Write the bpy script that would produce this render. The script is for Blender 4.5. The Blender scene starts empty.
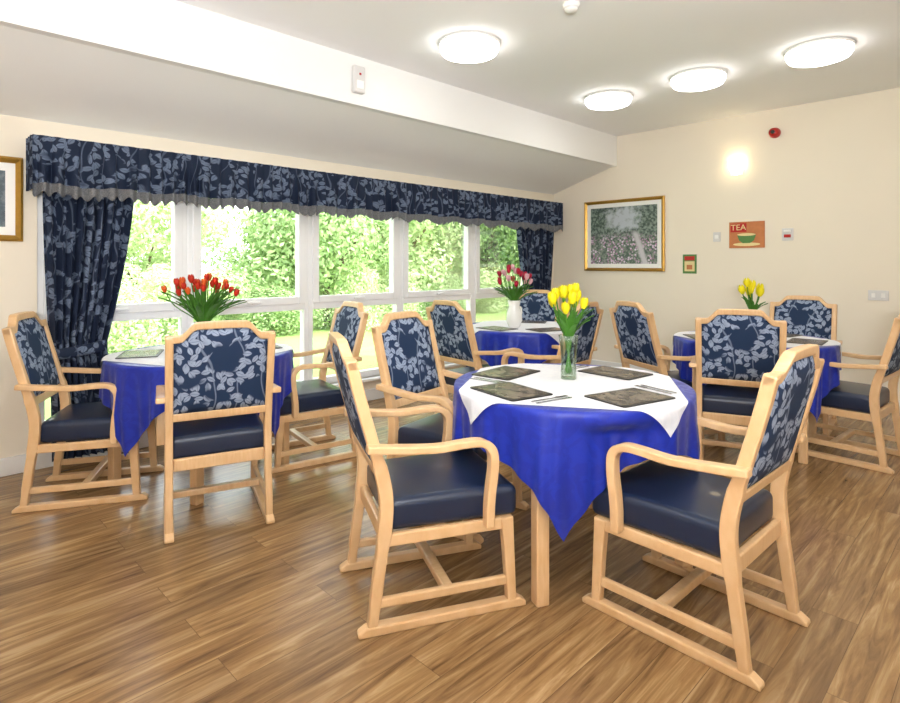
import bpy, bmesh, math, random
from mathutils import Vector, Matrix, noise
random.seed(7)
sc=bpy.context.scene
COL=sc.collection
# ---------------------------------------------------------------- materials
def mat(name):
    m=bpy.data.materials.new(name); m.use_nodes=True
    nt=m.node_tree; b=nt.nodes['Principled BSDF']
    return m,nt,b
def N(nt,t,**kw):
    n=nt.nodes.new(t)
    for k,v in kw.items(): setattr(n,k,v)
    return n
def L(nt,a,b): nt.links.new(a,b)
def srgb(h):
    h=h.lstrip('#'); r=[int(h[i:i+2],16)/255 for i in (0,2,4)]
    return tuple((c/12.92 if c<=.04045 else ((c+.055)/1.055)**2.4) for c in r)+(1,)
def math_n(nt,op,a,b=None,clamp=False):
    n=N(nt,'ShaderNodeMath',operation=op); n.use_clamp=clamp
    for i,v in enumerate((a,b)):
        if v is None: continue
        if isinstance(v,(int,float)): n.inputs[i].default_value=v
        else: L(nt,v,n.inputs[i])
    return n.outputs[0]
def mixc(nt,f,a,b,mode='MIX'):
    n=N(nt,'ShaderNodeMix',data_type='RGBA',blend_type=mode)
    for i,v in ((0,f),(6,a),(7,b)):
        if isinstance(v,(int,float)): n.inputs[i].default_value=v
        elif isinstance(v,tuple): n.inputs[i].default_value=v
        else: L(nt,v,n.inputs[i])
    return n.outputs[2]
def plain(name,col,rough=.5,spec=.5,var=.04,scale=8,bump=0,metal=0,bscale=200):
    m,nt,b=mat(name)
    tc=N(nt,'ShaderNodeTexCoord'); no=N(nt,'ShaderNodeTexNoise'); no.inputs['Scale'].default_value=scale
    L(nt,tc.outputs['Object'],no.inputs['Vector'])
    c=srgb(col); d=tuple(x*(1-var*2) for x in c[:3])+(1,)
    L(nt,mixc(nt,no.outputs[0],c,d),b.inputs['Base Color'])
    b.inputs['Roughness'].default_value=rough; b.inputs['Specular IOR Level'].default_value=spec
    b.inputs['Metallic'].default_value=metal
    if bump:
        n2=N(nt,'ShaderNodeTexNoise'); n2.inputs['Scale'].default_value=bscale
        L(nt,tc.outputs['Object'],n2.inputs['Vector'])
        bp=N(nt,'ShaderNodeBump'); bp.inputs['Strength'].default_value=bump; bp.inputs['Distance'].default_value=.002
        L(nt,n2.outputs[0],bp.inputs['Height']); L(nt,bp.outputs[0],b.inputs['Normal'])
    return m
M_wall=plain('wall_cream','#f1e7d5',.85,.2,.02,2,.15)
M_ceil=plain('ceiling_white','#f7f7f7',.9,.2,.01,2,.1)
M_slope=plain('ceiling_slope','#f2f2f0',.9,.2,.01,2,.1)
M_white=plain('white_gloss','#f4f3ef',.35,.5,.01)
M_upvc=plain('upvc','#f8f9fa',.3,.5,.01)
M_base=plain('base_white','#f0efec',.35,.5,.01)
M_gold=plain('gold','#c79a45',.3,.5,.15,40,0,.6)
M_red=plain('red_plastic','#b81812',.35)
M_dark=plain('dark','#23201d',.4)
M_plastic=plain('white_plastic','#dcdad8',.4)
M_tulipY=plain('tulip_yellow','#f0e01c',.5,.3,.1,60)
M_tulipR=plain('tulip_red','#cc2e18',.5,.3,.2,60)
M_tulipO=plain('tulip_orange','#e86428',.5,.3,.2,60)
M_pink=plain('flower_darkred','#b01838',.5,.3,.15,60)
M_palepink=plain('flower_pink','#e8b0b8',.5,.3,.15,60)
M_green=plain('stem_green','#4f8a2c',.5,.3,.2,30)
M_ceramic=plain('ceramic','#f2f0ea',.2)
M_lawn=plain('lawn','#9ab56c',.9,.1,.15,3)
M_bark=plain('bark','#7a6a5a',.9,.1,.2,10)
def leafmat(name,c1,c2):
    m,nt,b=mat(name)
    oi=N(nt,'ShaderNodeNewGeometry'); r=oi.outputs['Random Per Island']
    L(nt,mixc(nt,r,srgb(c1),srgb(c2)),b.inputs['Base Color'])
    b.inputs['Roughness'].default_value=.6
    tr=N(nt,'ShaderNodeBsdfTranslucent'); L(nt,mixc(nt,r,srgb(c1),srgb(c2)),tr.inputs[0])
    mx=N(nt,'ShaderNodeMixShader'); mx.inputs[0].default_value=.4
    L(nt,b.outputs[0],mx.inputs[1]); L(nt,tr.outputs[0],mx.inputs[2])
    L(nt,mx.outputs[0],nt.nodes['Material Output'].inputs[0]); return m
M_leaf=leafmat('tree_leaves','#b0c88c','#e4edc4')
M_leaf2=leafmat('tree_leaves_b','#7f9f62','#c0d49a')
def wood(name,c1,c2):
    m,nt,b=mat(name)
    tc=N(nt,'ShaderNodeTexCoord'); mp=N(nt,'ShaderNodeMapping')
    mp.inputs['Scale'].default_value=(14,60,9)
    no=N(nt,'ShaderNodeTexNoise'); no.inputs['Scale'].default_value=1.5; no.inputs['Detail'].default_value=5
    L(nt,tc.outputs['Object'],mp.inputs[0]); L(nt,mp.outputs[0],no.inputs[0])
    L(nt,mixc(nt,no.outputs[0],srgb(c1),srgb(c2)),b.inputs['Base Color'])
    b.inputs['Roughness'].default_value=.35; return m
M_wood=wood('beech','#e8c69a','#cfa06c')
M_vinyl=plain('navy_vinyl','#14243f',.36,.5,.1,20,.1)
M_vinyl.node_tree.nodes['Principled BSDF'].inputs['Coat Weight'].default_value=.15
def fabric(name,swz,scale=15,bg='#1d2c46',fg='#8c9ab2',uv=False,dens=.45):
    m,nt,b=mat(name)
    tc=N(nt,'ShaderNodeTexCoord'); sp=N(nt,'ShaderNodeSeparateXYZ')
    L(nt,tc.outputs['UV' if uv else 'Object'],sp.inputs[0])
    cb=N(nt,'ShaderNodeCombineXYZ')
    L(nt,sp.outputs[swz[0]],cb.inputs[0]); L(nt,sp.outputs[swz[1]],cb.inputs[1])
    def layer(off,s,a,w):
        mp=N(nt,'ShaderNodeMapping'); mp.inputs['Location'].default_value=(off,off*.7,0)
        mp.inputs['Scale'].default_value=(s,s,1); L(nt,cb.outputs[0],mp.inputs[0])
        vo=N(nt,'ShaderNodeTexVoronoi',voronoi_dimensions='2D'); vo.inputs['Scale'].default_value=1
        vo.inputs['Randomness'].default_value=.75
        L(nt,mp.outputs[0],vo.inputs['Vector'])
        sb=N(nt,'ShaderNodeVectorMath',operation='SUBTRACT'); L(nt,mp.outputs[0],sb.inputs[0]); L(nt,vo.outputs['Position'],sb.inputs[1])
        sc_=N(nt,'ShaderNodeSeparateColor'); L(nt,vo.outputs['Color'],sc_.inputs[0])
        ang=math_n(nt,'MULTIPLY',sc_.outputs[0],6.283)
        vr=N(nt,'ShaderNodeVectorRotate',rotation_type='Z_AXIS'); L(nt,sb.outputs[0],vr.inputs['Vector']); L(nt,ang,vr.inputs['Angle'])
        s2=N(nt,'ShaderNodeSeparateXYZ'); L(nt,vr.outputs[0],s2.inputs[0])
        x=math_n(nt,'DIVIDE',s2.outputs[0],a); x2=math_n(nt,'MULTIPLY',x,x)
        lim=math_n(nt,'MULTIPLY',math_n(nt,'SUBTRACT',1,x2),w)
        ay=math_n(nt,'ABSOLUTE',s2.outputs[1])
        ins=math_n(nt,'MULTIPLY',math_n(nt,'SUBTRACT',lim,ay),14,True)
        vein=math_n(nt,'MULTIPLY',math_n(nt,'SUBTRACT',ay,.012),40,True)
        vein=math_n(nt,'ADD',math_n(nt,'MULTIPLY',vein,.6),.4)
        return math_n(nt,'MULTIPLY',ins,vein)
    l1=layer(0,scale,.5,.30); l2=layer(5.3,scale*1.05,.5,.27)
    f=math_n(nt,'MAXIMUM',l1,l2)
    no=N(nt,'ShaderNodeTexNoise'); no.inputs['Scale'].default_value=6.5; no.inputs['Detail'].default_value=1
    L(nt,cb.outputs[0],no.inputs['Vector'])
    mk=math_n(nt,'MULTIPLY',math_n(nt,'SUBTRACT',no.outputs[0],dens),25,True)
    f=math_n(nt,'MULTIPLY',f,mk)
    wv=N(nt,'ShaderNodeTexWave'); wv.inputs['Scale'].default_value=2.2; wv.inputs['Distortion'].default_value=9; wv.inputs['Detail'].default_value=1
    L(nt,cb.outputs[0],wv.inputs[0])
    st=math_n(nt,'MULTIPLY',math_n(nt,'SUBTRACT',wv.outputs[1],.985),60,True)
    f=math_n(nt,'MAXIMUM',f,math_n(nt,'MULTIPLY',st,.6))
    n3=N(nt,'ShaderNodeTexNoise'); n3.inputs['Scale'].default_value=30
    L(nt,cb.outputs[0],n3.inputs['Vector'])
    f=math_n(nt,'MULTIPLY',f,math_n(nt,'ADD',math_n(nt,'MULTIPLY',n3.outputs[0],.7),.55),True)
    L(nt,mixc(nt,f,srgb(bg),srgb(fg)),b.inputs['Base Color'])
    b.inputs['Roughness'].default_value=.75; b.inputs['Specular IOR Level'].default_value=.25
    return m
M_fab=fabric('leaf_fabric',(1,2),20,'#20324f','#98a5bc',False,.43)
M_curt=fabric('curtain_fabric',(0,1),15,'#19243a','#69768c',True,.47)
def cloth_mat(name,c1,c2,rough,k=1):
    m,nt,b=mat(name); tc=N(nt,'ShaderNodeTexCoord')
    no=N(nt,'ShaderNodeTexNoise'); no.inputs['Scale'].default_value=9; no.inputs['Detail'].default_value=2; no.inputs['Distortion'].default_value=2.5
    L(nt,tc.outputs['Object'],no.inputs[0])
    f=math_n(nt,'MULTIPLY',math_n(nt,'SUBTRACT',no.outputs[0],.48),18,True)
    L(nt,mixc(nt,f,srgb(c1),srgb(c2)),b.inputs['Base Color'])
    L(nt,math_n(nt,'ADD',math_n(nt,'MULTIPLY',f,-.10),rough),b.inputs['Roughness'])
    b.inputs['Specular IOR Level'].default_value=.4
    b.inputs['Sheen Weight'].default_value=.1
    return m
M_blue=cloth_mat('blue_cloth','#142794','#182e9f',.46)
M_wcloth=cloth_mat('white_cloth','#eeedf0','#e8e8ed',.7)
def floor_mat():
    m,nt,b=mat('wood_floor'); tc=N(nt,'ShaderNodeTexCoord')
    br=N(nt,'ShaderNodeTexBrick'); br.offset=.37; br.offset_frequency=2
    br.inputs['Scale'].default_value=1; br.inputs['Brick Width'].default_value=1.25; br.inputs['Row Height'].default_value=.145
    br.inputs['Mortar Size'].default_value=.0011; br.inputs['Mortar Smooth'].default_value=.2; br.inputs['Bias'].default_value=0
    br.inputs['Color1'].default_value=(0,0,0,1); br.inputs['Color2'].default_value=(1,1,1,1); br.inputs['Mortar'].default_value=(.5,.5,.5,1)
    L(nt,tc.outputs['Object'],br.inputs[0])
    sp=N(nt,'ShaderNodeSeparateColor'); L(nt,br.outputs[0],sp.inputs[0])
    w=math_n(nt,'MULTIPLY',sp.outputs[0],37)
    mp=N(nt,'ShaderNodeMapping'); mp.inputs['Scale'].default_value=(1.2,15,1); L(nt,tc.outputs['Object'],mp.inputs[0])
    no=N(nt,'ShaderNodeTexNoise',noise_dimensions='4D'); no.inputs['Scale'].default_value=1.4; no.inputs['Detail'].default_value=8; no.inputs['Distortion'].default_value=1.4; no.inputs['Roughness'].default_value=.62
    L(nt,mp.outputs[0],no.inputs['Vector']); L(nt,w,no.inputs['W'])
    mp2=N(nt,'ShaderNodeMapping'); mp2.inputs['Scale'].default_value=(3,120,1); L(nt,tc.outputs['Object'],mp2.inputs[0])
    n2=N(nt,'ShaderNodeTexNoise',noise_dimensions='4D'); n2.inputs['Scale'].default_value=1.5; n2.inputs['Detail'].default_value=3
    L(nt,mp2.outputs[0],n2.inputs['Vector']); L(nt,w,n2.inputs['W'])
    rp=N(nt,'ShaderNodeValToRGB'); e=rp.color_ramp.elements
    e[0].position=.32; e[0].color=srgb('#563d24'); e[1].position=.68; e[1].color=srgb('#bf9e72')
    x=e.new(.43); x.color=srgb('#82623e'); x=e.new(.54); x.color=srgb('#9c7a51')
    L(nt,no.outputs[0],rp.inputs[0])
    c=mixc(nt,math_n(nt,'MULTIPLY',n2.outputs[0],.35),rp.outputs[0],srgb('#7d5d3b'),'MIX')
    tone=mixc(nt,sp.outputs[0],(.84,.83,.83,1),(1.18,1.18,1.16,1))
    c=mixc(nt,1.0,c,tone,'MULTIPLY')
    c=mixc(nt,math_n(nt,'MULTIPLY',br.outputs['Fac'],.7),c,srgb('#48341f'))
    L(nt,c,b.inputs['Base Color'])
    b.inputs['Roughness'].default_value=.27; b.inputs['Specular IOR Level'].default_value=.5
    bp=N(nt,'ShaderNodeBump'); bp.inputs['Strength'].default_value=.12; bp.inputs['Distance'].default_value=.002
    L(nt,n2.outputs[0],bp.inputs['Height']); L(nt,bp.outputs[0],b.inputs['Normal'])
    return m
M_floor=floor_mat()
def emis(name,col,s):
    m=bpy.data.materials.new(name); m.use_nodes=True; nt=m.node_tree
    b=nt.nodes['Principled BSDF']; b.inputs['Base Color'].default_value=srgb('#ffffff')
    b.inputs['Emission Color'].default_value=srgb(col); b.inputs['Emission Strength'].default_value=s; return m
M_lamp=emis('lamp_diffuser','#fffcf8',8)
M_walllamp=emis('wall_lamp_glow','#ffe6b8',9)
def glass(name,tint=(.97,1,.98,1),refl=.06):
    m=bpy.data.materials.new(name); m.use_nodes=True; nt=m.node_tree; nt.nodes.clear()
    o=N(nt,'ShaderNodeOutputMaterial'); t=N(nt,'ShaderNodeBsdfTransparent'); t.inputs[0].default_value=tint
    g=N(nt,'ShaderNodeBsdfGlossy'); g.inputs['Roughness'].default_value=.03
    lw=N(nt,'ShaderNodeLayerWeight'); lw.inputs[0].default_value=.3
    f=math_n(nt,'ADD',math_n(nt,'MULTIPLY',lw.outputs[0],.5),refl*.5)
    mx=N(nt,'ShaderNodeMixShader'); L(nt,f,mx.inputs[0]); L(nt,t.outputs[0],mx.inputs[1]); L(nt,g.outputs[0],mx.inputs[2])
    L(nt,mx.outputs[0],o.inputs[0]); return m
M_glass=glass('window_glass',(.99,1,.99,1),.02)
M_vase=glass('vase_glass',(.88,.95,.88,1),.1)
def art(name,cols,scale):
    m,nt,b=mat(name); tc=N(nt,'ShaderNodeTexCoord')
    no=N(nt,'ShaderNodeTexNoise'); no.inputs['Scale'].default_value=scale; no.inputs['Detail'].default_value=8; no.inputs['Roughness'].default_value=.75
    L(nt,tc.outputs['Object'],no.inputs[0]); rp=N(nt,'ShaderNodeValToRGB'); e=rp.color_ramp.elements
    n=len(cols); e[0].position=.3; e[0].color=srgb(cols[0]); e[1].position=.7; e[1].color=srgb(cols[-1])
    for i in range(1,n-1):
        q=e.new(.3+.4*i/(n-1)); q.color=srgb(cols[i])
    L(nt,no.outputs[0],rp.inputs[0]); L(nt,rp.outputs[0],b.inputs['Base Color']); b.inputs['Roughness'].default_value=.25; return m
M_art2=art('dark_print',['#2a3038','#4b5a66','#8b949c'],5)
M_mat=art('placemat_print',['#24221f','#4a443c','#8d8272','#3b3a3c'],14)
def garden_art():
    # a garden print: pale sky behind dark trees, flower border dotted pink, light path on the right
    m,nt,b=mat('garden_print'); tc=N(nt,'ShaderNodeTexCoord'); sp=N(nt,'ShaderNodeSeparateXYZ'); L(nt,tc.outputs['Object'],sp.inputs[0])
    def nz(s,det=4,r=.55):
        n=N(nt,'ShaderNodeTexNoise'); n.inputs['Scale'].default_value=s; n.inputs['Detail'].default_value=det; n.inputs['Roughness'].default_value=r
        L(nt,tc.outputs['Object'],n.inputs[0]); return n.outputs[0]
    def step(v,k): return math_n(nt,'MULTIPLY',v,k,True)
    X,Z=sp.outputs[0],sp.outputs[2]
    n4=math_n(nt,'SUBTRACT',nz(5),.5); n9=math_n(nt,'SUBTRACT',nz(14),.5); n30=nz(40,3)
    dx=math_n(nt,'SUBTRACT',X,.0); dz=math_n(nt,'SUBTRACT',Z,.20)
    d=math_n(nt,'ADD',math_n(nt,'MULTIPLY',math_n(nt,'MULTIPLY',dx,dx),.6),math_n(nt,'MULTIPLY',math_n(nt,'MULTIPLY',dz,dz),1.6))
    d=math_n(nt,'ADD',d,math_n(nt,'MULTIPLY',n9,.14))
    sky=step(math_n(nt,'SUBTRACT',.045,d),30)
    trees=mixc(nt,step(math_n(nt,'SUBTRACT',n30,.42),5),srgb('#44544e'),srgb('#8b9a90'))
    c=mixc(nt,sky,trees,srgb('#bcc3cb'))
    vo=N(nt,'ShaderNodeTexVoronoi'); vo.inputs['Scale'].default_value=36; L(nt,tc.outputs['Object'],vo.inputs[0])
    dots=step(math_n(nt,'SUBTRACT',.50,vo.outputs[0]),8)
    dots=math_n(nt,'MULTIPLY',dots,step(math_n(nt,'ADD',n4,.10),12))
    hue=N(nt,'ShaderNodeSeparateColor'); L(nt,vo.outputs['Color'],hue.inputs[0])
    fl=mixc(nt,hue.outputs[0],srgb('#a8709a'),srgb('#dccfe0'))
    grass=mixc(nt,step(math_n(nt,'SUBTRACT',n30,.4),5),srgb('#44584c'),srgb('#838f80'))
    bed=mixc(nt,dots,grass,fl)
    zz=math_n(nt,'ADD',Z,math_n(nt,'MULTIPLY',n4,.25))
    bm_=step(math_n(nt,'SUBTRACT',.03,zz),14)
    c=mixc(nt,bm_,c,bed)
    dp=math_n(nt,'ABSOLUTE',math_n(nt,'SUBTRACT',math_n(nt,'ADD',X,math_n(nt,'MULTIPLY',Z,.35)),.17))
    pm=math_n(nt,'MULTIPLY',step(math_n(nt,'SUBTRACT',math_n(nt,'ADD',.05,math_n(nt,'MULTIPLY',n9,.05)),dp),30),step(math_n(nt,'SUBTRACT',.06,Z),20))
    c=mixc(nt,pm,c,srgb('#c6c2c8'))
    L(nt,c,b.inputs['Base Color']); b.inputs['Roughness'].default_value=.3
    return m
M_art=garden_art()

# ---------------------------------------------------------------- mesh helpers
def empty(name,loc=(0,0,0),rz=0):
    o=bpy.data.objects.new(name,None); o.empty_display_size=.1; COL.objects.link(o)
    o.location=loc; o.rotation_euler=(0,0,rz); return o
def mkmesh(bm,name,mats,smooth=False):
    bmesh.ops.recalc_face_normals(bm,faces=bm.faces)
    me=bpy.data.meshes.new(name); bm.to_mesh(me); bm.free()
    for m in mats: me.materials.append(m)
    if smooth:
        for p in me.polygons: p.use_smooth=True
    return me
def obj(name,me,parent=None,loc=(0,0,0),rot=(0,0,0),bevel=0,seg=2):
    o=bpy.data.objects.new(name,me); COL.objects.link(o); o.location=loc; o.rotation_euler=rot
    if parent: o.parent=parent
    if bevel:
        b=o.modifiers.new('b','BEVEL'); b.width=bevel; b.segments=seg; b.limit_method='ANGLE'; b.angle_limit=.6
    return o
def box(bm,x0,x1,y0,y1,z0,z1,mi=0):
    v=[bm.verts.new(p) for p in ((x0,y0,z0),(x1,y0,z0),(x1,y1,z0),(x0,y1,z0),(x0,y0,z1),(x1,y0,z1),(x1,y1,z1),(x0,y1,z1))]
    for f in ((0,3,2,1),(4,5,6,7),(0,1,5,4),(1,2,6,5),(2,3,7,6),(3,0,4,7)):
        bm.faces.new([v[i] for i in f]).material_index=mi
def boxobj(name,b,m,parent=None,bevel=0):
    bm=bmesh.new(); bs=b if isinstance(b,list) else [b]
    for q in bs: box(bm,*q)
    return obj(name,mkmesh(bm,name,[m]),parent,bevel=bevel)
def prism(bm,poly,axis,a,b,mi=0):
    def P(p,t):
        if axis=='x': return (t,p[0],p[1])
        if axis=='y': return (p[0],t,p[1])
        return (p[0],p[1],t)
    A=[bm.verts.new(P(p,a)) for p in poly]; B=[bm.verts.new(P(p,b)) for p in poly]
    bm.faces.new(A).material_index=mi; bm.faces.new(B[::-1]).material_index=mi
    n=len(poly)
    for i in range(n): bm.faces.new([A[i],A[(i+1)%n],B[(i+1)%n],B[i]]).material_index=mi
def ribbon(bm,pts,th,y0,y1,mi=0):
    n=len(pts); Ls=[];
    for i,(x,z) in enumerate(pts):
        a=pts[max(i-1,0)]; b=pts[min(i+1,n-1)]
        tx,tz=b[0]-a[0],b[1]-a[1]; l=math.hypot(tx,tz); nx,nz=-tz/l,tx/l
        t=(th[i] if isinstance(th,list) else th)/2
        Ls.append([bm.verts.new((x+nx*t,y0,z+nz*t)),bm.verts.new((x-nx*t,y0,z-nz*t)),
                   bm.verts.new((x-nx*t,y1,z-nz*t)),bm.verts.new((x+nx*t,y1,z+nz*t))])
    for i in range(n-1):
        for j in range(4):
            bm.faces.new([Ls[i][j],Ls[i][(j+1)%4],Ls[i+1][(j+1)%4],Ls[i+1][j]]).material_index=mi
    bm.faces.new(Ls[0][::-1]); bm.faces.new(Ls[-1])
def catmull(p,k=6):
    out=[]; n=len(p)
    for i in range(n-1):
        p0=p[max(i-1,0)];p1=p[i];p2=p[i+1];p3=p[min(i+2,n-1)]
        for j in range(k):
            t=j/k
            out.append(tuple(.5*((2*p1[d])+(-p0[d]+p2[d])*t+(2*p0[d]-5*p1[d]+4*p2[d]-p3[d])*t*t+(-p0[d]+3*p1[d]-3*p2[d]+p3[d])*t**3) for d in range(len(p1))))
    out.append(tuple(p[-1])); return out
def lathe(bm,prof,n=32,mi=0,c=(0,0,0)):
    rings=[]
    for r,z in prof:
        rings.append([bm.verts.new((c[0]+r*math.cos(2*math.pi*i/n),c[1]+r*math.sin(2*math.pi*i/n),c[2]+z)) for i in range(n)])
    for a,b in zip(rings,rings[1:]):
        for i in range(n): bm.faces.new([a[i],a[(i+1)%n],b[(i+1)%n],b[i]]).material_index=mi
    return rings
def tube(bm,pts,r,n=6,mi=0):
    rings=[]
    for i,p in enumerate(pts):
        p=Vector(p); a=Vector(pts[max(i-1,0)]); b=Vector(pts[min(i+1,len(pts)-1)])
        t=(b-a).normalized(); u=t.orthogonal().normalized() if i==0 else (u-t*u.dot(t)).normalized(); v=t.cross(u)
        rr=r[i] if isinstance(r,list) else r
        rings.append([bm.verts.new(p+u*rr*math.cos(2*math.pi*k/n)+v*rr*math.sin(2*math.pi*k/n)) for k in range(n)])
    for a,b in zip(rings,rings[1:]):
        for i in range(n): bm.faces.new([a[i],a[(i+1)%n],b[(i+1)%n],b[i]]).material_index=mi
    bm.faces.new(rings[0][::-1]).material_index=mi; bm.faces.new(rings[-1]).material_index=mi

# ---------------------------------------------------------------- room
XE=6.31; YN=4.43; XW=-2.4; YS=-2.6; ZC=2.84; ZB=2.48; YB=3.51; ZL=2.195
T=.2
boxobj('floor',(XW-T,XE+T,YS-T,YN+T,-.1,0),M_floor)
boxobj('ceiling',(XW-T,XE+T,YS-T,YB+.1,ZC,ZC+.12),M_ceil)
bm=bmesh.new()
prism(bm,[(YB,ZB),(YB+.07,ZB),(YN+T+.3,ZL-(ZB-ZL)/(YN-YB)*(T+.3)+.02),(YN+T+.3,ZC+.12),(YB,ZC+.12)],'x',XW-T,XE+T)
obj('ceiling_bulkhead',mkmesh(bm,'ceiling_bulkhead',[M_slope]))
boxobj('wall_east',(XE,XE+T,YS-T,YN+T,0,ZC+.1),M_wall)
boxobj('wall_west',(XW-T,XW,YS-T,YN+T,0,ZC+.1),M_wall)
boxobj('wall_south',(XW,XE,YS-T,YS,0,ZC+.1),M_wall)
WX0,WX1,WZ0,WZ1=.70,5.86,.22,2.02
boxobj('wall_north',[(XW,WX0,YN,YN+T,0,ZL+.05),(WX1,XE,YN,YN+T,0,ZL+.05),(WX0,WX1,YN,YN+T,WZ1,ZL+.05),(WX0,WX1,YN,YN+T,0,WZ0)],M_wall)
def baseb(name,b): boxobj(name,b,M_base,bevel=.004)
baseb('baseboard_north',(XW,XE-.018,YN-.018,YN,0,.11))
baseb('baseboard_east',(XE-.018,XE,YS,YN,0,.11))
posts=[.70,1.635,2.665,3.71,4.785,5.86]
for i in range(5):
    a,b=posts[i],posts[i+1]; e=empty('window_%d'%(i+1),(0,0,0))
    y0,y1=YN+.03,YN+.10; pw=.045
    bm=bmesh.new()
    box(bm,a,a+pw,y0,y1,WZ0,WZ1); box(bm,b-pw,b,y0,y1,WZ0,WZ1)
    box(bm,a+pw,b-pw,y0,y1,WZ0,WZ0+.06); box(bm,a+pw,b-pw,y0,y1,WZ1-.06,WZ1)
    box(bm,a+pw,b-pw,y0,y1,.90,.965)
    obj('frame',mkmesh(bm,'frame',[M_upvc]),e,bevel=.005)
    bm=bmesh.new(); s=.062
    ys0,ys1=y0-.015,y1-.015
    z0,z1=.955,WZ1-.05
    xa,xb=a+pw-.008,b-pw+.008
    box(bm,xa,xa+s,ys0,ys1,z0,z1); box(bm,xb-s,xb,ys0,ys1,z0,z1)
    box(bm,xa+s,xb-s,ys0,ys1,z0,z0+s); box(bm,xa+s,xb-s,ys0,ys1,z1-s,z1)
    box(bm,(a+b)/2-.06,(a+b)/2+.06,ys0-.025,ys0-.008,z0+.02,z0+.04); box(bm,(a+b)/2-.015,(a+b)/2+.015,ys0-.01,ys0,z0+.012,z0+.048)
    obj('sash',mkmesh(bm,'sash',[M_upvc]),e,bevel=.006)
    bm=bmesh.new(); box(bm,a+pw,b-pw,y0+.03,y0+.036,WZ0+.06,WZ1-.06)
    obj('glass',mkmesh(bm,'glass',[M_glass]),e)
boxobj('trim_window_sill',(WX0-.02,WX1+.02,YN-.06,YN+.03,WZ0-.025,WZ0),M_upvc,bevel=.005)

# ---------------------------------------------------------------- curtains
def sheet(name,fn,nu,nv,m,parent=None,uvs=None,thick=0):
    bm=bmesh.new(); uvl=bm.loops.layers.uv.new('UVMap'); g=[]
    for j in range(nv+1):
        g.append([bm.verts.new(fn(i/nu,j/nv)) for i in range(nu+1)])
    for j in range(nv):
        for i in range(nu):
            f=bm.faces.new([g[j][i],g[j][i+1],g[j+1][i+1],g[j+1][i]])
            for l,(a,b) in zip(f.loops,((i,j),(i+1,j),(i+1,j+1),(i,j+1))):
                l[uvl].uv=uvs(a/nu,b/nv)
    me=mkmesh(bm,name,[m],True); o=obj(name,me,parent)
    if thick:
        s=o.modifiers.new('s','SOLIDIFY'); s.thickness=thick
    return o
def curtain(x0,x1,tie0,tie1,bot0,bot1,ztie,nf,ph):
    e=empty('curtain')
    zt,zb=2.0,.05
    def wid(z):
        if z>ztie:
            t=(zt-z)/(zt-ztie); t=t**1.7; return x0+(tie0-x0)*t, x1+(tie1-x1)*t
        t=(ztie-z)/(ztie-zb); t=t**.6; return tie0+(bot0-tie0)*t, tie1+(bot1-tie1)*t
    def fn(u,v):
        z=zt+(zb-zt)*v; a,b=wid(z)
        x=a+(b-a)*u+.006*math.sin(u*nf*6.28*2+ph)
        y=4.335+.027*math.sin(u*nf*2*math.pi+ph+.6*math.sin(v*3))+.008*math.sin(u*nf*4.3*math.pi+v*4)
        return (x,y,z)
    sheet('drape',fn,160,60,M_curt,e,lambda u,v:(u*(x1-x0)*1.9+ph,-v*2))
    a,b=wid(ztie)
    def band(u,v):
        t=u*2*math.pi; return ((a+b)/2+((b-a)/2+.012)*math.cos(t),4.335+.05*math.sin(t),ztie+.03-v*.07+.02*math.cos(t))
    sheet('tieback',band,40,3,M_curt,e,lambda u,v:(u,v*.1),.004)
curtain(.71,1.25,.75,1.06,.76,1.14,.75,9,.3)
curtain(5.42,6.2,5.62,6.08,5.6,6.12,.85,9,1.7)
e=empty('curtain_pelmet')
PX0,PX1=.645,6.24; PL=PX1-PX0
YV=4.235
def val(u,v):
    x=PX0+PL*u; zt,zb=2.085,1.79
    amp=.004+.022*min(1,max(0,(v-.22)/.5))
    if v<.15: amp=.006
    if .15<=v<.22: amp=.002
    k=62*2*math.pi
    return (x+.006*math.sin(u*k*1.3),YV+amp*math.sin(u*k+2*math.sin(u*40)),zt+(zb-zt)*v+.008*math.sin(u*90)*v)
sheet('valance',val,1400,10,M_curt,e,lambda u,v:(u*PL*1.25,-v*.34))
M_fringe=plain('fringe','#8b8c8f',.8,.2,.4,120)
def fr(u,v):
    x=PX0+PL*u; k=62*2*math.pi
    z=1.79-.068*v*(1+.22*math.sin(u*520))
    return (x,YV-.003+.026*math.sin(u*k+2*math.sin(u*40)),z+.008*math.sin(u*90))
sheet('fringe',fr,1400,2,M_fringe,e,lambda u,v:(u,v))
for sx in (PX0,PX1):
    def ret(u,v,sx=sx): return (sx+.006*math.sin(u*18),YV+u*(YN-YV-.005),2.085-.33*v)
    sheet('return',ret,20,4,M_curt,e,lambda u,v:(u*.2,-v*.34))
boxobj('pelmet_board',(PX0+.02,PX1-.02,4.26,YN,2.06,2.08),M_white,e)

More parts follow.
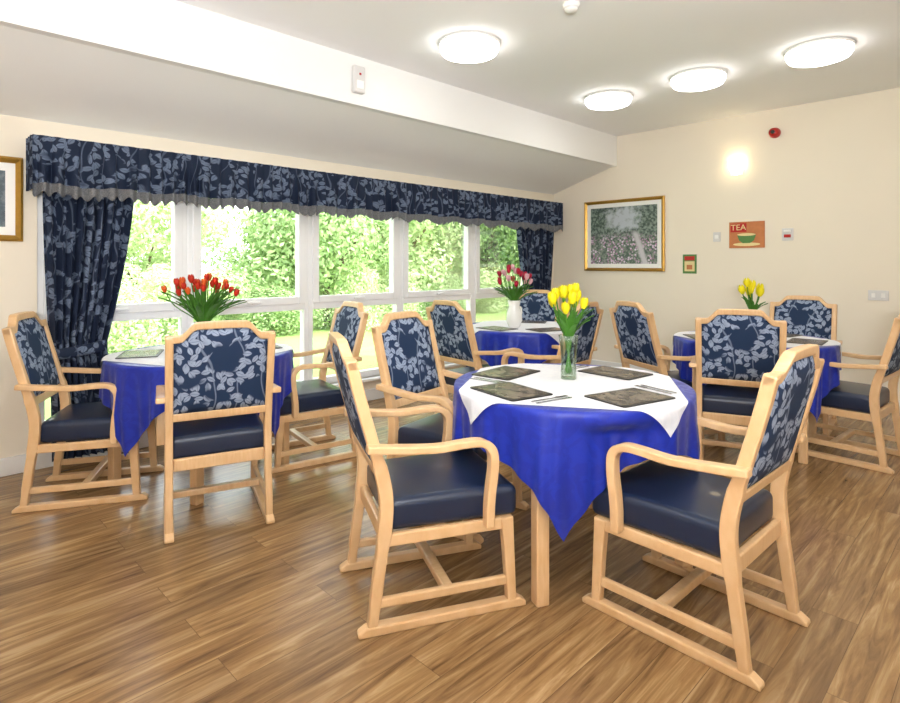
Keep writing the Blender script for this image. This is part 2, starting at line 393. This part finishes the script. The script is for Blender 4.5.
# ---------------------------------------------------------------- chair
def lean(z): return -.222-(z-.45)*.25
def build_chair():
    bm=bmesh.new()
    for s in (-1,1):
        yc=.228*s; w=.018
        post=catmull([(-.275,.02),(-.252,.2),(-.226,.40),(-.232,.52),(-.275,.68),(lean(.83),.83),(lean(.965),.965)],5)
        ribbon(bm,post,[.036 if z<.1 else (.05 if .3<z<.6 else .042) for x,z in post],yc-w,yc+w)
        fl=[(.258,.02),(.248,.2),(.238,.345)]
        ribbon(bm,fl,[.036,.042,.05],yc-w,yc+w)
        prism(bm,[(-.325,.0),(.315,.0),(.315,.018),(.29,.034),(-.295,.034),(-.325,.016)],'y',yc-.021,yc+.021)
        box(bm,-.262,.250,yc-.011,yc+.011,.088,.122)
        box(bm,-.225,.235,yc-.012,yc+.012,.30,.345)
        ya=.262*s
        arm=catmull([(-.300,.662),(-.2,.652),(-.05,.640),(.06,.646),(.125,.643),(.165,.612),(.171,.55),(.160,.46),(.155,.40),(.155,.33)],5)
        n=len(arm)
        th=[.028 if i<n*.5 else .034 for i in range(n)]
        ribbon(bm,arm,th,ya-.023,ya+.023)
    box(bm,-.012,.028,-.225,.225,.088,.122)
    box(bm,-.24,-.215,-.21,.21,.30,.36)
    box(bm,.225,.247,-.21,.21,.30,.345)
    def top(y):
        a=abs(y); t=min(1,max(0,(.185-a)/.075)); t=t*t*(3-2*t)
        return .968+.050*t-.10*max(0,a-.2)+.012*(1-(a/.246)**2)*t
    def bk(y,z,d): return (lean(z)+d,y,z)
    ny=40; ys=[-.246+.492*i/ny for i in range(ny+1)]
    def slab(bm,ys,ztopf,zbotf,d0,d1,mi,nz=1):
        G={}
        for k,d in enumerate((d0,d1)):
            for i,y in enumerate(ys):
                for j in range(nz+1):
                    zb,zt=zbotf(y),ztopf(y); z=zb+(zt-zb)*j/nz
                    G[k,i,j]=bm.verts.new(bk(y,z,d(y,j/nz) if callable(d) else d))
        n=len(ys)-1
        for i in range(n):
            for j in range(nz):
                bm.faces.new([G[0,i,j],G[0,i+1,j],G[0,i+1,j+1],G[0,i,j+1]]).material_index=mi
                bm.faces.new([G[1,i,j],G[1,i,j+1],G[1,i+1,j+1],G[1,i+1,j]]).material_index=mi
            bm.faces.new([G[0,i,0],G[1,i,0],G[1,i+1,0],G[0,i+1,0]]).material_index=mi
            bm.faces.new([G[0,i,nz],G[0,i+1,nz],G[1,i+1,nz],G[1,i,nz]]).material_index=mi
        for i in (0,n):
            for j in range(nz):
                bm.faces.new([G[0,i,j],G[0,i,j+1],G[1,i,j+1],G[1,i,j]]).material_index=mi
    slab(bm,ys,top,lambda y:top(y)-.036,-.02,.02,0)
    slab(bm,[-.215,.215],lambda y:.585,lambda y:.545,-.016,.016,0)
    frame=mkmesh(bm,'chair_frame',[M_wood])
    bm=bmesh.new()
    yp=[-.212+.424*i/24 for i in range(25)]
    def puff(s):
        def f(y,t):
            e=(1-(abs(y)/.212)**6)*(1-abs(2*t-1)**8)
            return s*(.008+.018*e)
        return f
    slab(bm,yp,lambda y:top(y)-.034,lambda y:.583,puff(-1),puff(1),0,14)
    back=mkmesh(bm,'chair_back',[M_fab],True)
    bm=bmesh.new(); n=14
    def seatpt(i,j,top_):
        u=i/n*2-1; v=j/n*2-1
        x=.036+u*.249; hw=.226+.014*(u+1)/2
        y=v*hw
        z=.458+.016*(1-u*u)*(1-v*v) if top_ else .345
        return (x,y,z)
    A=[[bm.verts.new(seatpt(i,j,True)) for j in range(n+1)] for i in range(n+1)]
    B=[[bm.verts.new(seatpt(i,j,False)) for j in range(n+1)] for i in range(n+1)]
    for i in range(n):
        for j in range(n):
            bm.faces.new([A[i][j],A[i+1][j],A[i+1][j+1],A[i][j+1]]); bm.faces.new([B[i][j],B[i][j+1],B[i+1][j+1],B[i+1][j]])
    for k in range(n):
        for (a,b) in (((k,0),(k+1,0)),((k,n),(k+1,n)),((0,k),(0,k+1)),((n,k),(n,k+1))):
            bm.faces.new([A[a[0]][a[1]],A[b[0]][b[1]],B[b[0]][b[1]],B[a[0]][a[1]]])
    seat=mkmesh(bm,'chair_seat',[M_vinyl],True)
    return frame,back,seat
CF,CB,CS=build_chair()
def chair(x,y,deg):
    e=empty('dining_chair',(x,y,0),math.radians(deg))
    obj('frame',CF,e,bevel=.006)
    obj('back_pad',CB,e)
    s=obj('seat',CS,e); b=s.modifiers.new('b','BEVEL'); b.width=.028; b.segments=5; b.limit_method='ANGLE'; b.angle_limit=1.0
chair(1.57,1.710,-26)
chair(2.150,.890,88)
chair(2.15,2.14,-80)
chair(4.00,1.35,20)
chair(4.70,.90,86)
chair(5.25,1.33,186)
chair(4.17,1.88,-28)
chair(1.265,3.05,72)
chair(.88,3.79,-28)
chair(2.05,3.49,170)
chair(3.35,3.03,-6)
chair(3.53,2.57,95)
chair(4.56,3.52,200)

# ---------------------------------------------------------------- tables
R=.52; ZT=.75
def table(x,y,legdeg):
    e=empty('dining_table',(x,y,0),math.radians(legdeg))
    bm=bmesh.new(); lathe(bm,[(.001,.725),(R-.012,.725),(R,.732),(R,.742),(R-.01,.75),(.001,.75)],64)
    obj('top',mkmesh(bm,'table_top',[M_wood]),e)
    q=.342
    for i,(a,b) in enumerate(((q,q),(-q,q),(-q,-q),(q,-q))):
        bm=bmesh.new(); box(bm,a-.027,a+.027,b-.027,b+.027,0,.725); obj('leg_%d'%(i+1),mkmesh(bm,'leg',[M_wood]),e,bevel=.006)
    bm=bmesh.new()
    for s in (-1,1):
        box(bm,-q+.03,q-.03,s*q-.012,s*q+.012,.64,.725); box(bm,s*q-.012,s*q+.012,-q+.03,q-.03,.64,.725)
    obj('apron',mkmesh(bm,'apron',[M_wood]),e)
def cloth(name,x,y,deg,half,ztop,m,amp,k,ph,off=0,dents=()):
    bm=bmesh.new(); n=120; g=[]; Rr=R+.004+off; rot=math.radians(deg)
    for i in range(n+1):
        row=[]
        for j in range(n+1):
            a=-half+2*half*i/n; b=-half+2*half*j/n; r=math.hypot(a,b); p=math.atan2(b,a)
            if r<=Rr: px,py,z=a,b,ztop
            else:
                h=r-Rr; q=.012; w_=p+rot
                rr=Rr+q*(1-math.exp(-h/q)); z=ztop-(h-q*(1-math.exp(-h/q)))
                A=amp*min(1,h/.28)
                w=.5+.5*math.sin(k*w_+ph+1.1*math.sin(2*w_+ph))
                rr+=A*w+.2*A*math.sin(3*k*w_+ph*2)-.06*h
                # cloth pressed in below the table edge where a chair arm stands against it
                for dd,depth in dents:
                    da=(w_-math.radians(dd)+math.pi)%(2*math.pi)-math.pi
                    t=min(1,max(0,(h-.045)/.06)); t=t*t*(3-2*t)
                    rr-=depth*math.exp(-(da/.20)**2)*t
                pp=p+.02*min(1,h/.2)*math.sin(k*w_+ph+1)
                px,py=rr*math.cos(pp),rr*math.sin(pp)
            row.append(bm.verts.new((px,py,z)))
        g.append(row)
    for i in range(n):
        for j in range(n): bm.faces.new([g[i][j],g[i+1][j],g[i+1][j+1],g[i][j+1]])
    return obj(name,mkmesh(bm,name,[m],True),None,(x,y,0),(0,0,rot))
def dressed(x,y,corner,leg,half=.725,th=.465,dents=()):
    table(x,y,leg)
    cloth('tablecloth',x,y,corner-45,half,.7535,M_blue,.036,14,corner*.1,0,dents)
    cloth('table_topper',x,y,corner,th,.7555,M_wcloth,.036,14,corner*.1,.008,dents)
TF=(2.247,1.486); TR=(4.56,1.44); TL=(1.42,3.62); TB=(4.02,3.125)
dressed(*TF,212,65,dents=((231,.065),(245,.02)))
dressed(*TR,240,10)
dressed(*TL,294,20)
dressed(*TB,205,30)

# ---------------------------------------------------------------- place mats
M_steel=plain('steel','#c8c8c8',.2,.5,.02,5,0,1)
def rounded(w,h,r,n=5):
    out=[]
    for cx,cy,a0 in ((w/2-r,h/2-r,0),(-w/2+r,h/2-r,90),(-w/2+r,-h/2+r,180),(w/2-r,-h/2+r,270)):
        for i in range(n+1):
            a=math.radians(a0+90*i/n); out.append((cx+r*math.cos(a),cy+r*math.sin(a)))
    return out
def placemat(x,y,deg,z=.757):
    e=empty('placemat',(x,y,z),math.radians(deg))
    bm=bmesh.new(); prism(bm,rounded(.30,.22,.012),'z',0,.004); obj('board',mkmesh(bm,'board',[M_dark]),e)
    bm=bmesh.new(); prism(bm,rounded(.27,.19,.004),'z',.004,.005); obj('print',mkmesh(bm,'print',[M_mat]),e)
def cutlery(x,y,deg,z=.757):
    e=empty('fork_and_knife',(x,y,z),math.radians(deg))
    steel=M_steel
    bm=bmesh.new(); prism(bm,[(-.09,-.006),(-.02,-.004),(.02,-.004),(.09,-.009),(.10,.0),(.09,.006),(-.09,.006)],'z',0,.003)
    obj('knife',mkmesh(bm,'knife',[steel]),e)
    bm=bmesh.new()
    prism(bm,[(-.09,.024),(.03,.027),(.045,.020),(.06,.020),(.06,.040),(.045,.040),(.03,.033),(-.09,.036)],'z',0,.003)
    for k in range(4): box(bm,.058,.10,.0205+k*.005,.0235+k*.005,0,.003)
    obj('fork',mkmesh(bm,'fork',[steel]),e)
def setting(T,ang,r=.345,cut=True):
    a=math.radians(ang); placemat(T[0]+r*math.cos(a),T[1]+r*math.sin(a),ang+90)
    if cut:
        px,py=-math.sin(a),math.cos(a)
        cutlery(T[0]+(r-.04)*math.cos(a)+px*.225,T[1]+(r-.04)*math.sin(a)+py*.225,ang+180)
for a in (168,256,96,355): setting(TF,a,.35)
for a in (195,275,350,130): setting(TR,a,cut=False)
for a in (155,250,350): setting(TL,a,cut=False)
for a in (175,250,30): setting(TB,a,cut=False)

# ---------------------------------------------------------------- flowers
def bud(bm,c,ax,size,mi):
    ax=Vector(ax).normalized(); u=ax.orthogonal().normalized(); v=ax.cross(u)
    for k in range(6):
        ph=k*math.pi/3+random.random()*.2; out=1 if k%2 else .88
        rows=[]
        for j in range(6):
            t=j/5; rad=size*.42*math.sin(math.pi*(.12+.66*t))**.8*out; wd=.62*math.sin(math.pi*(.18+.80*t))**.7
            if j==5: wd=.04
            rows.append([bm.verts.new(Vector(c)+ax*size*t*1.15+(u*math.cos(ph+s*wd)+v*math.sin(ph+s*wd))*rad) for s in (-1,-.5,0,.5,1)])
        for a,b in zip(rows,rows[1:]):
            for i in range(4): bm.faces.new([a[i],a[i+1],b[i+1],b[i]]).material_index=mi
def bouquet(name,x,y,z,vprof,vmat,n,spread,hmin,hmax,fm,neck,leaves=10,size=.05,handle=False,fm2=None,leaf_up=1.0):
    e=empty(name,(x,y,z))
    bm=bmesh.new(); lathe(bm,vprof,32)
    if handle:
        tube(bm,catmull([(.05,0,.17),(.09,0,.165),(.10,0,.11),(.06,0,.06)],5),.007,8)
    obj('vase',mkmesh(bm,'vase',[vmat],True),e)
    bm=bmesh.new()
    ztop=max(p[1] for p in vprof)
    for i in range(n):
        a=i*2.399+random.uniform(-.3,.3); rr=spread*math.sqrt((i+.6)/n)*random.uniform(.75,1.08); h=hmax-(hmax-hmin)*min(1,rr/spread)**1.5+random.uniform(-.035,.025)
        tip=Vector((rr*math.cos(a),rr*math.sin(a),h))
        b0=Vector((-neck*.6*math.cos(a),-neck*.6*math.sin(a),.02)); m0=Vector((neck*.6*math.cos(a),neck*.6*math.sin(a),ztop))
        m1=Vector((rr*.75*math.cos(a),rr*.75*math.sin(a),(ztop+h)/2+.01))
        pts=catmull([tuple(b0),tuple(m0),tuple(m1),tuple(tip)],5)
        tube(bm,pts,.0035,5,1)
        d=(Vector(pts[-1])-Vector(pts[-3])).normalized()+Vector((0,0,.5))
        bud(bm,tip,d,size*random.uniform(.85,1.1),2 if (fm2 and i%3==0) else 0)
    for i in range(leaves):
        a=random.uniform(0,6.28); Lr=spread*random.uniform(.4,1.1); h=ztop+(hmin-ztop)*random.uniform(.5,1.15)*leaf_up
        w=random.uniform(.012,.02); pr=None
        perp=Vector((-math.sin(a),math.cos(a),0))
        for j in range(8):
            t=j/7; p=Vector((math.cos(a)*(neck*.5+Lr*t**1.5),math.sin(a)*(neck*.5+Lr*t**1.5),ztop-.03+(h-ztop+.03)*(1.5*t-.5*t*t)))
            ww=w*math.sin(math.pi*(.08+.9*t)); pp=[bm.verts.new(p-perp*ww),bm.verts.new(p+Vector((0,0,-.006))),bm.verts.new(p+perp*ww)]
            if pr:
                bm.faces.new([pr[0],pr[1],pp[1],pp[0]]).material_index=1; bm.faces.new([pr[1],pr[2],pp[2],pp[1]]).material_index=1
            pr=pp
    obj('flowers',mkmesh(bm,'flowers',[fm,M_green]+([fm2] if fm2 else []),True),e)
gl=[(.001,.006),(.034,.006),(.034,.0),(.036,.0),(.037,.01),(.035,.08),(.040,.16),(.047,.205),(.044,.205),(.037,.16),(.032,.08),(.033,.012),(.001,.010)]
bowl=[(.001,0),(.05,0),(.055,.01),(.085,.06),(.09,.11),(.07,.16),(.06,.185),(.055,.185),(.064,.16),(.08,.11),(.05,.02),(.001,.015)]
jug=[(.001,0),(.045,0),(.05,.01),(.07,.06),(.065,.12),(.045,.18),(.055,.23),(.05,.23),(.04,.18),(.058,.12),(.06,.06),(.04,.012),(.001,.012)]
bouquet('vase_of_yellow_tulips',2.315,1.54,.757,gl,M_vase,13,.095,.33,.40,M_tulipY,.03,20,.050)
bouquet('vase_of_yellow_tulips',TR[0],TR[1],.757,gl,M_ceramic,9,.08,.30,.37,M_tulipY,.03,12,.06)
bouquet('vase_of_red_tulips',TL[0]-.01,TL[1]-.03,.757,bowl,M_ceramic,34,.22,.35,.44,M_tulipR,.05,55,.042,False,M_tulipO,1.15)
bouquet('jug_of_red_flowers',TB[0]-.15,TB[1]+.0,.757,jug,M_ceramic,22,.18,.34,.50,M_pink,.04,34,.046,True,M_palepink,1.2)

# ---------------------------------------------------------------- ceiling lamps
def clamp_(x,y):
    e=empty('ceiling_light',(x,y,ZC))
    bm=bmesh.new(); lathe(bm,[(.001,0),(.205,0),(.215,-.01),(.215,-.022),(.20,-.024)],48); obj('rim',mkmesh(bm,'rim',[M_white],True),e)
    bm=bmesh.new(); lathe(bm,[(.208,-.022),(.206,-.05),(.19,-.075),(.15,-.088),(.001,-.092)],48); obj('diffuser',mkmesh(bm,'diffuser',[M_lamp],True),e)
for p in ((2.91,2.75),(4.75,2.73),(4.74,1.91),(4.75,1.06),(2.9,.95),(1.0,1.9),(1.0,.1),(-.9,.1),(2.9,-.9)): clamp_(*p)  # the last ones, out of view, are added to fill the room with light
e=empty('smoke_detector',(2.90,1.91,ZC)); bm=bmesh.new()
lathe(bm,[(.001,0),(.05,0),(.05,-.015),(.042,-.02),(.04,-.035),(.03,-.045),(.001,-.047)],32); obj('body',mkmesh(bm,'body',[M_white],True),e)
bm=bmesh.new(); lathe(bm,[(.043,-.022),(.041,-.034)],32); obj('vent',mkmesh(bm,'vent',[M_plastic],True),e)
e=empty('wall_lamp',(XE,2.14,2.30))
bm=bmesh.new(); rings=[]
for r,z in ((.012,-.075),(.045,-.06),(.068,-.02),(.08,.03),(.085,.06)):
    rings.append([bm.verts.new((-r*math.sin(math.pi*i/16)-.01,r*math.cos(math.pi*i/16),z)) for i in range(17)])
for a,b in zip(rings,rings[1:]):
    for i in range(16): bm.faces.new([a[i],a[i+1],b[i+1],b[i]])
obj('bowl',mkmesh(bm,'bowl',[M_walllamp],True),e)
boxobj('backplate',(-.01,0,-.06,.06,-.08,.065),M_white,e)
e=empty('fire_alarm',(XE,1.78,2.60),0)
bm=bmesh.new(); lathe(bm,[(.001,0),(.05,0),(.052,.02),(.045,.04),(.04,.075),(.03,.085),(.001,.087)],32)
obj('sounder',mkmesh(bm,'sounder',[M_red],True),e,rot=(0,-math.pi/2,0))
bm=bmesh.new(); lathe(bm,[(.001,.086),(.02,.088),(.018,.094),(.001,.095)],20); obj('grille',mkmesh(bm,'grille',[M_dark],True),e,rot=(0,-math.pi/2,0))
e=empty('motion_sensor',(2.50,YB,2.66)); boxobj('case',(-.05,.05,-.045,0,-.10,.10),M_plastic,e,.012); boxobj('lens',(-.03,.03,-.05,-.044,-.07,-.01),M_white,e,.004)
boxobj('led',(-.008,.008,-.049,-.044,.03,.045),M_red,e)

# ---------------------------------------------------------------- wall pictures
def picture(name,origin,rz,w,h,fr,matw,amat,fmat=M_gold):
    e=empty(name,origin,rz)
    bm=bmesh.new()
    O=[(-w/2,-h/2),(w/2,-h/2),(w/2,h/2),(-w/2,h/2)]
    prof=[(0,0),(0,-.022),(fr*.35,-.03),(fr*.7,-.02),(fr,-.012),(fr,0)]
    rings=[]
    for o_,y in prof:
        rings.append([bm.verts.new((x-math.copysign(o_,x),y,z-math.copysign(o_,z))) for x,z in O])
    for a,b in zip(rings,rings[1:]):
        for i in range(4): bm.faces.new([a[i],a[(i+1)%4],b[(i+1)%4],b[i]])
    obj('frame',mkmesh(bm,'frame',[fmat]),e)
    boxobj('mount',(-w/2+fr*.8,w/2-fr*.8,-.008,-.002,-h/2+fr*.8,h/2-fr*.8),M_white,e)
    q=fr+matw; boxobj('print',(-w/2+q,w/2-q,-.011,-.007,-h/2+q,h/2-q),amat,e)
    return e
picture('framed_picture',(XE,3.43,1.645),-math.pi/2,1.04,.86,.038,.05,M_art)
picture('framed_picture',(.385,YN,1.70),0,.48,.52,.038,.05,M_art2)
M_or=plain('sign_orange','#cf8250',.4,.4,.15,20); M_cup=plain('sign_green','#5c8a4a',.4,.4,.1,20); M_cream=plain('sign_cream','#ecd9a0',.4,.4,.05,20)
e=empty('tea_sign',(XE,2.045,1.60),-math.pi/2)
boxobj('plate',(-.17,.17,-.008,0,-.135,.135),M_or,e)
bm=bmesh.new(); box(bm,-.155,.0,-.011,-.008,.03,.12); obj('band',mkmesh(bm,'band',[M_red]),e)
cu=bpy.data.curves.new('TEA','FONT'); cu.body='TEA'; cu.size=.085; cu.extrude=.001; cu.align_x='CENTER'; cu.align_y='CENTER'; cu.materials.append(M_cream)
t=bpy.data.objects.new('lettering',cu); COL.objects.link(t); t.parent=e; t.location=(-.078,-.013,.075); t.rotation_euler=(math.pi/2,0,0)
bm=bmesh.new(); prism(bm,[(-.09,.0),(.09,.0),(.07,-.06),(.035,-.085),(-.035,-.085),(-.07,-.06)],'y',-.012,-.008); obj('cup',mkmesh(bm,'cup',[M_cup]),e)
bm=bmesh.new(); prism(bm,[(.13*math.cos(i*math.pi/12),-.098+.018*math.sin(i*math.pi/12)) for i in range(24)],'y',-.011,-.008); obj('saucer',mkmesh(bm,'saucer',[M_cream]),e)
bm=bmesh.new(); prism(bm,[(.088*math.cos(i*math.pi/12),.002+.014*math.sin(i*math.pi/12)) for i in range(24)],'y',-.0135,-.010); obj('tea',mkmesh(bm,'tea',[M_cream]),e)
e=empty('wall_notice',(XE,2.63,1.30),-math.pi/2)
boxobj('plate',(-.075,.075,-.006,0,-.105,.105),M_cup,e); boxobj('panel',(-.055,.055,-.008,-.006,-.08,.03),M_cream,e); boxobj('panel_band',(-.055,.055,-.009,-.006,.04,.085),M_red,e)
boxobj('panel_mark',(-.03,.03,-.010,-.006,-.06,-.01),M_or,e)
def plate(name,y,z,w,h):
    e=empty(name,(XE,y,z),-math.pi/2); boxobj('plate',(-w/2,w/2,-.010,0,-h/2,h/2),M_plastic,e,.003); return e
e=plate('thermostat',2.34,1.587,.075,.10); boxobj('dial',(-.02,.02,-.02,-.01,-.02,.02),M_white,e,.004)
e=plate('call_point',1.67,1.59,.10,.12); boxobj('button',(-.03,.03,-.02,-.01,-.03,.0),M_red,e,.003); boxobj('hood',(-.03,.03,-.025,-.01,.02,.04),M_white,e,.003)
e=plate('light_switch',.95,1.02,.15,.09); boxobj('rocker_1',(-.05,-.02,-.014,-.01,-.02,.02),M_white,e,.002); boxobj('rocker_2',(.02,.05,-.014,-.01,-.02,.02),M_white,e,.002)

# ---------------------------------------------------------------- garden
boxobj('ground_lawn',(-25,40,YN+T,45,-.25,-.15),M_lawn)
def foliage(seed,n,rx,rz,size):
    rnd=random.Random(seed); vs=[];fs=[]
    blobs=[(rnd.uniform(-.6,.6)*rx,rnd.uniform(-.6,.6)*rx,rnd.uniform(-.7,.7)*rz,rnd.uniform(.35,.55)*rx) for _ in range(16)]
    for i in range(n):
        b=rnd.choice(blobs); d=Vector((rnd.gauss(0,1),rnd.gauss(0,1),rnd.gauss(0,1))).normalized()*b[3]*rnd.uniform(.75,1.05)
        c=Vector(b[:3])+d; nrm=(d.normalized()+Vector((rnd.uniform(-.7,.7),rnd.uniform(-.7,.7),rnd.uniform(-.3,.9)))).normalized()
        u=nrm.orthogonal().normalized(); v=nrm.cross(u); s=size*rnd.uniform(.6,1.2); a=rnd.uniform(0,6.28)
        u2=u*math.cos(a)+v*math.sin(a); v2=nrm.cross(u2); k=len(vs)
        vs+= [c-u2*s,c+v2*s*.45,c+u2*s,c-v2*s*.45]; fs.append((k,k+1,k+2,k+3))
    me=bpy.data.meshes.new('foliage'); me.from_pydata([tuple(v) for v in vs],[],fs); return me
F1=foliage(1,14000,2.0,2.0,.075); F1.materials.append(M_leaf)
F2=foliage(2,14000,1.8,1.3,.07); F2.materials.append(M_leaf2)
G=empty('garden_trees',(0,0,0))
def tree(x,y,s,me,h,i):
    e=empty('tree_%d'%i,(x,y,-.15),random.uniform(0,6)); e.scale=(s,s,s); e.parent=G
    bm=bmesh.new(); tube(bm,[(0,0,0),(.05,0,h*.5),(0,.08,h)],[.10,.08,.06],10)
    for k in range(5):
        a=k*1.25; tube(bm,[(0,.05,h*.7),(.5*math.cos(a),.5*math.sin(a),h*1.0),(1.1*math.cos(a),1.1*math.sin(a),h*1.35)],[.05,.04,.02],6)
    obj('trunk',mkmesh(bm,'trunk',[M_bark]),e); obj('foliage',me,e,(0,0,h+.4))
for i,(x,y,s,me,h) in enumerate(((.5,14,.9,F1,1.5),(4.3,14.5,.9,F1,1.5),(7.4,11.5,1.1,F2,1.5),(10.2,12.5,1.2,F1,1.6),(13.5,12,1.3,F2,1.6),(17,11,1.3,F2,1.6),(12,17,1.7,F1,1.6),(20,15,1.8,F1,1.6))): tree(x,y,s,me,h,i+1)
for i in range(16):
    o=obj('bush',F2 if i%3==1 else F1,G,(-6+i*1.7,10.6+.5*math.sin(i*2.3)+.1*i,.35),(0,0,i*1.3)); o.scale=(.65,.5,.48)
for i in range(14):
    if i in (2,5): continue
    o=obj('bush',F1 if i%2 else F2,G,(-9+i*3.2,20,1.3),(0,0,i*.9)); o.scale=(1.2,1.0,1.2)

# ---------------------------------------------------------------- light
w=bpy.data.worlds.new('World'); sc.world=w; w.use_nodes=True; nt=w.node_tree
bg=nt.nodes['Background']
sky=N(nt,'ShaderNodeTexSky'); sky.sky_type='PREETHAM'; sky.turbidity=5; sky.sun_direction=(.3,-.6,.75)
c=mixc(nt,.85,sky.outputs[0],(.95,.98,1,1)); L(nt,c,bg.inputs[0]); bg.inputs[1].default_value=5.2
s=bpy.data.lights.new('sun','SUN'); s.energy=7.5; s.angle=.03; s.color=(1,.97,.92)
so=bpy.data.objects.new('sun',s); COL.objects.link(so); so.rotation_euler=Vector((-.3,.7,-.75)).to_track_quat('-Z','Y').to_euler()
# unseen fill lamp added behind the camera, aimed up to brighten the ceiling
f=bpy.data.lights.new('bounce_fill','AREA'); f.energy=205; f.size=.5; f.color=(.97,.985,1)
fo=bpy.data.objects.new('bounce_fill',f); COL.objects.link(fo); fo.location=(-.4,-.4,1.45); fo.rotation_euler=Vector((.45,.38,1)).to_track_quat('-Z','Y').to_euler()

# ---------------------------------------------------------------- camera
cam=bpy.data.cameras.new('camera'); co=bpy.data.objects.new('camera',cam); COL.objects.link(co)
co.location=(0,0,1.30); co.rotation_euler=(math.radians(90),0,math.radians(45.3-90))
cam.sensor_width=36; cam.lens=36*574/900; cam.shift_y=-87.5/900; cam.clip_start=.05
sc.camera=co
sc.view_settings.view_transform='Standard'; sc.view_settings.look='None'; sc.view_settings.exposure=.12
